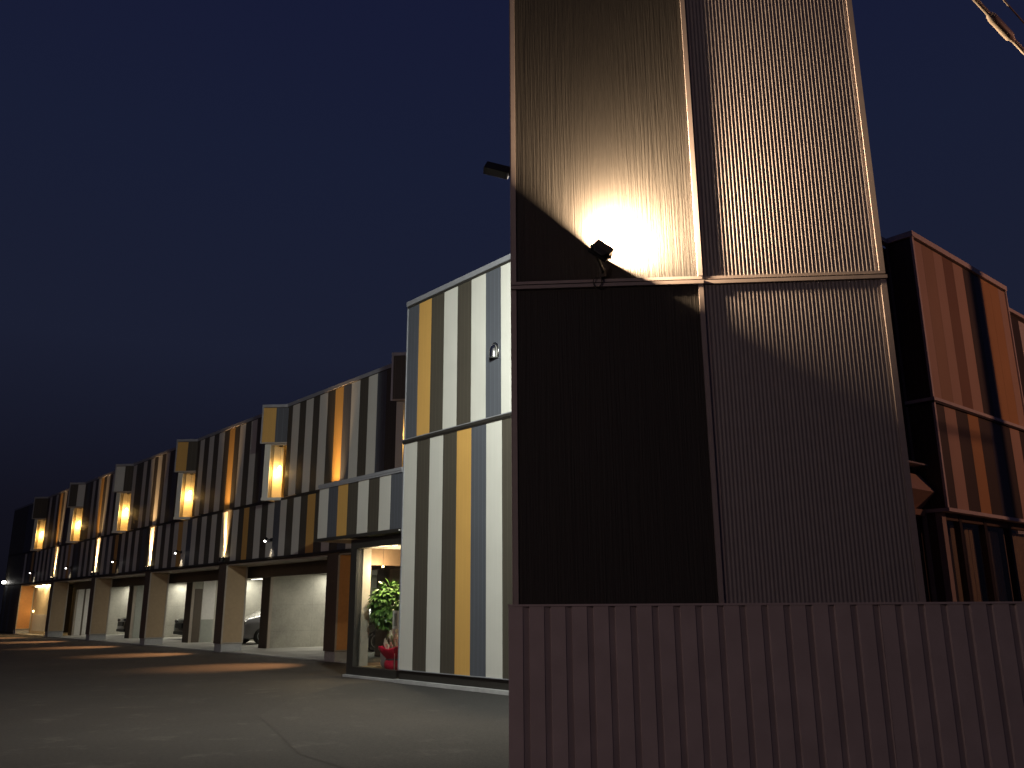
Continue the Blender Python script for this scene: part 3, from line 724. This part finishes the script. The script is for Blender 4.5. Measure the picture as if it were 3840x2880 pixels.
# ------------------------------------------------------------------ cars
def make_car(s_side, t_nose, paint, label, tall=1.0):
    m_, nt, b = newmat('car_paint_' + str(len(bpy.data.materials)))
    b.inputs['Base Color'].default_value = (*paint, 1); b.inputs['Roughness'].default_value = .22; b.inputs['Coat Weight'].default_value = .6
    M['_paint'] = m_
    t = thing('parked_car', FA, s_side + .87, t_nose - 2.1, .03, label, 'car', 'cars parked in the garages')
    st = [(2.10,.60,.30,.58,.66,.50),(2.05,.72,.20,.70,.84,.58),(1.92,.82,.17,.80,.96,.66),(1.35,.87,.17,.90,1.06,.72),(1.05,.87,.17,.93,1.13,.74),
          (.30,.87,.17,.96,1.54,.62),(-.5,.87,.17,.97,1.62,.64),(-1.5,.87,.17,.97,1.57,.62),(-1.95,.85,.2,.98,1.20,.66),(-2.08,.76,.3,.85,.95,.62)]
    m = MB(); vs, fs = [], []
    for y, w, zb, zm, zt, wr in st:
        zt = zb + (zt-zb)*tall if zt > 1.1 else zt
        half = [(0,zb),(w*.88,zb),(w,zb+.14),(w,zm*.72+.1),(w*.985,zm),(wr+.04,zt-.07),(wr*.88,zt-.012),(0,zt)]
        ring = half + [(-a,z) for a,z in half[-2:0:-1]]
        vs += [(a,y,z) for a,z in ring]
    n = 14
    for i in range(len(st)-1):
        for k in range(n): fs.append((i*n+k, i*n+(k+1)%n, (i+1)*n+(k+1)%n, (i+1)*n+k))
    fs += [tuple(range(n))[::-1], tuple((len(st)-1)*n+k for k in range(n))]
    m.add(vs, fs, '_paint'); body = m.build('body', t, smooth=True)
    sd = body.modifiers.new('sub', 'SUBSURF'); sd.levels = 1; sd.render_levels = 2
    h = tall
    zt = lambda y, z: .17 + (z-.17)*h if z > 1.1 else z
    m = MB(); m.quad([(-.66,1.02,zt(0,1.15)),(.66,1.02,zt(0,1.15)),(.56,.34,zt(0,1.53)),(-.56,.34,zt(0,1.53))], 'carglass'); m.build('windscreen', t)
    for sg in (-1, 1):
        m = MB(); m.quad([(sg*.875,.78,1.0),(sg*.875,-1.5,1.02),(sg*.70,-1.35,zt(0,1.45)),(sg*.70,.30,zt(0,1.45))], 'carglass'); m.build('side_window', t)
        m = MB(); m.obox((sg*.60,2.0,.80), (.86*1,-sg*.5*1,0), (sg*.5,.86,0), (0,0,1), .17, .05, .075, 'headlamp'); m.build('headlight', t, bevel=.03)
        m = MB(); m.obox((sg*.98,.75,1.03), (1,0,0), (0,1,0), (0,0,1), .09, .05, .065, '_paint'); m.build('wing_mirror', t, bevel=.03)
        for y in (1.28, -1.30):
            m = MB(); m.lathe([(.20,-.09),(.30,-.09),(.315,-.05),(.315,.06),(.30,.095),(.21,.098)], (sg*.80,y,.315), 'rubber', 24, (sg,0,0)); wh = m.build('wheel', t, smooth=True)
            m = MB(); m.lathe([(.20,.085),(.20,.10),(.05,.088)], (sg*.80,y,.315), 'trim', 24, (sg,0,0)); m.build('rim', wh)
    m = MB(); m.box(-.42, .42, 2.02, 2.115, .50, .72, 'black'); m.build('grille', t, bevel=.02)
    m = MB(); m.box(-.62, .62, 1.98, 2.10, .22, .36, 'black'); m.build('lower_intake', t, bevel=.02)
    for sg in (-1, 1):
        m = MB(); m.box(sg*.52, sg*.74, 1.90, 2.045, .36, .52, 'black'); m.build('fog_lamp_recess', t, bevel=.02)
    return t
cg, nt, b = newmat('car_glass'); b.inputs['Base Color'].default_value = (.02,.022,.022,1); b.inputs['Roughness'].default_value = .05; M['carglass'] = cg
hl, nt, b = newmat('headlamp_lens'); b.inputs['Base Color'].default_value = (.45,.45,.44,1); b.inputs['Metallic'].default_value = .8; b.inputs['Roughness'].default_value = .12; M['headlamp'] = hl
make_car(21.45, -4.85, (.17,.17,.18), 'silver grey car with its nose out, behind the garage wall nearest the shop', 1.02)
make_car(28.95, -5.45, (.012,.012,.013), 'black car nose in the second garage opening from the shop', 1.12)
make_car(36.6, -5.2, (.010,.010,.010), 'tall black car nose in the third garage opening from the shop', 1.15)
make_car(13.3, -4.95, (.030,.022,.018), 'dark car seen through the shop window behind the potted tree', 1.0)

# ------------------------------------------------------------------ plants in the shop window
def leafmesh(m, c, d, up, L, w, mat):
    d = d.normalized(); side = d.cross(up)
    if side.length < 1e-4: side = Vector((1,0,0))
    side.normalize(); nn = side.cross(d)
    prof = [(0,0,0),(.25,.7,-.02),(.55,1,-.03),(.8,.65,-.09),(1,0,-.2)]
    vs = []
    for a, b_, q in prof:
        p = c + d*L*a + nn*L*q
        vs += [p + side*w*b_ + nn*.12*w*b_, p, p - side*w*b_ + nn*.12*w*b_]
    fs = []
    for i in range(4):
        for j in range(2): fs.append((i*3+j, i*3+j+1, i*3+j+4, i*3+j+3))
    m.add(vs, fs, mat)
PX, PY = 4.50, -.60
tr = thing('potted_tree', FA, PX, PY, .195, 'leafy green potted money tree inside the shop window', 'potted plant')
TRO = (0, 0, 0)
m = MB()
for i in range(3):
    a0 = i*2.1; m.tube([(.035*math.cos(a0+h*5), .035*math.sin(a0+h*5), .28+h) for h in [j*.08 for j in range(12)]], [.03-.0012*j for j in range(12)], 'trunk', 8)
m.build('trunk', tr, smooth=True)
m = MB(); m.lathe([(.13,0),(.17,.06),(.18,.30),(.165,.30),(.15,.26)], (0,0,0), 'white', 24); m.build('pot', tr, smooth=True)
m = MB(); r2 = random.Random(3)
for i in range(190):
    u = r2.uniform(-1,1); th = r2.uniform(0,2*PI); rr = r2.uniform(.45,1)**.5
    q = math.sqrt(1-u*u)
    c = Vector((.44*rr*q*math.cos(th), .36*rr*q*math.sin(th), 1.27 + .44*rr*u))
    if c.z < 1.0 and r2.random() < .35: continue
    outd = Vector((c.x, c.y, (c.z-1.35)*.6)).normalized()
    for j in range(6):
        aa = (j-2.5)*.5
        sd = outd.cross(Vector((0,0,1))).normalized()
        dd = outd*math.cos(aa) + sd*math.sin(aa) + Vector((0,0,r2.uniform(-.75,-.1)))
        leafmesh(m, c, dd, Vector((r2.uniform(-.3,.3), r2.uniform(-.3,.3), 1)), r2.uniform(.14,.22), r2.uniform(.030,.046), 'leaf')
m.build('foliage', tr, smooth=True)
OX, OY = 4.02, -.46
orc = thing('potted_orchid', FA, OX, OY, .195, 'white orchid in a red wrapped pot inside the shop window', 'potted plant')
m = MB(); n = 40; prof_ = [(.20,0),(.235,.05),(.24,.10),(.22,.165),(.19,.19),(.20,.21),(.29,.30),(.355,.40),(.36,.43),(.335,.42),(.20,.33)]
vs, fs = [], []
for r, h in prof_:
    for k in range(n):
        th = 2*PI*k/n; rr = r*(1 + (.05*math.sin(6*th) + .025*math.sin(13*th+1))*min(1, .3+h*2))
        vs.append((rr*math.cos(th), rr*math.sin(th), h + (.03*math.sin(5*th+.6) if h > .35 else 0)))
for i in range(len(prof_)-1):
    for k in range(n): fs.append((i*n+k, i*n+(k+1)%n, (i+1)*n+(k+1)%n, (i+1)*n+k))
m.add(vs, fs, 'redwrap'); m.build('wrapped_pot', orc, smooth=True)
m = MB(); m.lathe([(.198,.165),(.206,.178),(.206,.192),(.198,.205)], (0,0,0), 'hooddark', 32); m.build('ribbon', orc, smooth=True)
m = MB(); bl = []
for i in range(3):
    a = -.9 + i*.9; pts = []
    for j in range(9):
        f = j/8; pts.append(Vector((.20*f*math.sin(a), .16*f*math.cos(a) + .05, .33 + .42*math.sin(min(f*1.9, 1.75)) - .25*max(0, f-.5))))
    m.tube(pts, .006, 'stem', 6); bl += pts[4:]
m.build('stem', orc, smooth=True)
r3 = random.Random(5)
for i, c in enumerate(bl + bl[:5]):
    m = MB(); c = Vector((r3.uniform(-.17,.17), r3.uniform(-.10,.20), r3.uniform(.42,.74)))
    f = Vector((r3.uniform(-.6,.3), 1, r3.uniform(-.2,.3))).normalized(); a1 = f.cross(Vector((0,0,1))).normalized(); b1 = a1.cross(f)
    for k in range(5):
        th = 2*PI*k/5 + .3; leafmesh(m, c, a1*math.cos(th) + b1*math.sin(th) + f*.15, f, .095, .058, 'petal')
    m.build('blossom', orc, smooth=True)
m = MB()
for i in range(5):
    th = i*1.26; leafmesh(m, Vector((0,0,.36)), Vector((math.cos(th), math.sin(th), .25)), Vector((0,0,1)), .15, .04, 'leaf')
m.build('leaf_rosette', orc, smooth=True)
gc = thing('name_card', FA, 3.78, -.27, .195, 'white upright card on a stick beside the orchid', 'card')
m = MB(); m.box(-.008, .008, -.004, .004, 0, .80, 'card'); m.build('stick', gc)
m = MB(); m.box(-.10, .10, -.006, .006, .78, 1.14, 'card'); m.build('board', gc)
m = MB(); m.box(-.055, .055, .0065, .009, .84, 1.09, 'cardgrey'); m.build('print_field', gc)

# ------------------------------------------------------------------ overhead cables, poles and street lamps
def cable(name, s, z, r, label, sag=.25, sleeve=False):
    t = thing(name, FA, s, -8.3, z, label, 'cable', 'overhead cables along the street')
    def zz(y): return z + sag*(((y-3.1)/18.0)**2)
    ys = [-8.3 + (34-(-8.3))*i/70 for i in range(71)]
    m = MB(); m.tube([(0, y+8.3, zz(y)-z) for y in ys], r, 'cable', 10); m.build('conductor', t, smooth=True)
    if sleeve:
        m = MB(); c0, c1 = 2.96, 3.34
        m.tube([(0,c0-.05+8.3,zz(c0)-z),(0,c0+8.3,zz(c0)-z),(0,c0+.02+8.3,zz(c0)-z),(0,c1-.03+8.3,zz(c1)-z),(0,c1+8.3,zz(c1)-z),(0,c1+.03+8.3,zz(c1)-z)], [.018,.024,.034,.034,.03,.02], 'cable', 14)
        m.build('splice_sleeve', t, smooth=True)
    return t
cable('telecom_cable', -9.47, 5.60, .017, 'thick overhead cable with a splice sleeve crossing the upper corner of the sky', sleeve=True)
cable('thin_cable', -9.60, 5.60, .006, 'thin overhead wire beside the thick spliced cable in the sky')
t = thing('utility_pole', FA, -9.75, -8.35, 0, 'round concrete utility pole carrying the overhead cables', 'utility pole')
m = MB(); m.tube([(0,0,0),(0,0,10.5)], [.17,.13], 'pole', 18); m.build('shaft', t, smooth=True)
m = MB(); m.box(-.05, .35, -.04, .04, 5.5, 5.58, 'trim'); m.build('cable_arm', t)
def street_lamp(x, y, h, out, label, energy, color, size=.15):
    t = thing('street_lamp', FA, x, y, 0, label, 'street lamp', 'street lamps')
    m = MB(); m.tube([(0,0,0),(0,0,h-.4),(out[0]*.3,out[1]*.3,h),(out[0],out[1],h+.08)], [.07,.05,.035,.03], 'dtrim', 12); m.build('post', t, smooth=True)
    m = MB(); m.obox((out[0]*1.15,out[1]*1.15,h+.07), (1,0,0), (0,1,0), (0,0,1), .2, .2, .06, 'dtrim'); m.build('lamp_head', t, bevel=.02)
    m = MB(); m.obox((out[0]*1.15,out[1]*1.15,h), (1,0,0), (0,1,0), (0,0,1), .15, .15, .008, 'sod'); m.build('lens', t)
    light('POINT', 'street_light', FA.w(x+out[0]*1.15, y+out[1]*1.15, h-.12), None, energy, color, shadow_soft_size=size)
street_lamp(-15.2, -9.8, 7.5, (.8,.3), 'sodium street lamp across the street from the orange wing', 760, SODIUM, .12)
street_lamp(-8.5, 22.0, 6.5, (.2,-.8), 'street lamp on the street behind the viewer', 1550, (1.0,.74,.68), .15)
street_lamp(24.0, 32.0, 8.0, (.3,-.8), 'added lamp out of view, warming the long facade and the yard', 450, (1.0,.66,.44), .15)  # added lamp, never in view: warm ambient for the long facade and ground

# ------------------------------------------------------------------ far lamp at the left edge
t = thing('wall_lamp', FA, 51.35, -2.30, 3.06, 'small white wall lamp at the far end of the apartment building', 'wall lamp')
m = MB(); m.box(-.06, .06, 0, .04, -.08, .08, 'black'); m.build('bracket', t)
m = MB(); m.lathe([(.03,-.09),(.10,-.07),(.12,0),(.10,.07),(.03,.09)], (0,.16,0), 'ledw', 14); m.build('globe', t, smooth=True)

# ------------------------------------------------------------------ world, camera
w = bpy.data.worlds.new('World'); scene.world = w; w.use_nodes = True
nt = w.node_tree; bg = nt.nodes['Background']
tc = N(nt, 'ShaderNodeTexCoord'); sx = N(nt, 'ShaderNodeSeparateXYZ'); nt.links.new(tc.outputs['Generated'], sx.inputs[0])
cr = N(nt, 'ShaderNodeValToRGB'); e = cr.color_ramp.elements
e[0].position = 0.0; e[0].color = (.0036,.0036,.0062,1)
e[1].position = .75; e[1].color = (.0062,.0076,.0290,1)
for p, c in ((.10,(.0050,.0050,.0100)),(.28,(.0088,.0110,.0250)),(.48,(.0076,.0104,.0280))):
    q = cr.color_ramp.elements.new(p); q.color = (*c, 1)
nt.links.new(sx.outputs['Z'], cr.inputs['Fac'])
nt.links.new(cr.outputs['Color'], bg.inputs['Color']); bg.inputs['Strength'].default_value = 1.2

cam = bpy.data.cameras.new('camera'); co = bpy.data.objects.new('camera', cam); COL.objects.link(co)
cam.sensor_fit = 'HORIZONTAL'; cam.sensor_width = 36.0; cam.lens = 36.0*1844.485/2212; cam.clip_start = .05; cam.clip_end = 1000
p, r = .255058289, -.00584193
fw = Vector((0, math.cos(p), math.sin(p))); up0 = Vector((0, -math.sin(p), math.cos(p))); rt0 = Vector((1,0,0))
rt = rt0*math.cos(r) + up0*math.sin(r); upv = -rt0*math.sin(r) + up0*math.cos(r)
mw = Matrix(((rt.x, upv.x, -fw.x, 0), (rt.y, upv.y, -fw.y, 0), (rt.z, upv.z, -fw.z, 1.4), (0,0,0,1)))
co.matrix_world = mw
scene.camera = co
scene.view_settings.view_transform = 'Standard'; scene.view_settings.look = 'None'; scene.view_settings.exposure = 0; scene.view_settings.gamma = 1
scene.cycles.use_denoising = True; scene.cycles.use_adaptive_sampling = False
scene.cycles.pixel_filter_type = 'BLACKMAN_HARRIS'; scene.cycles.filter_width = 1.5
scene.cycles.sample_clamp_indirect = 4.0
scene.cycles.max_bounces = 8
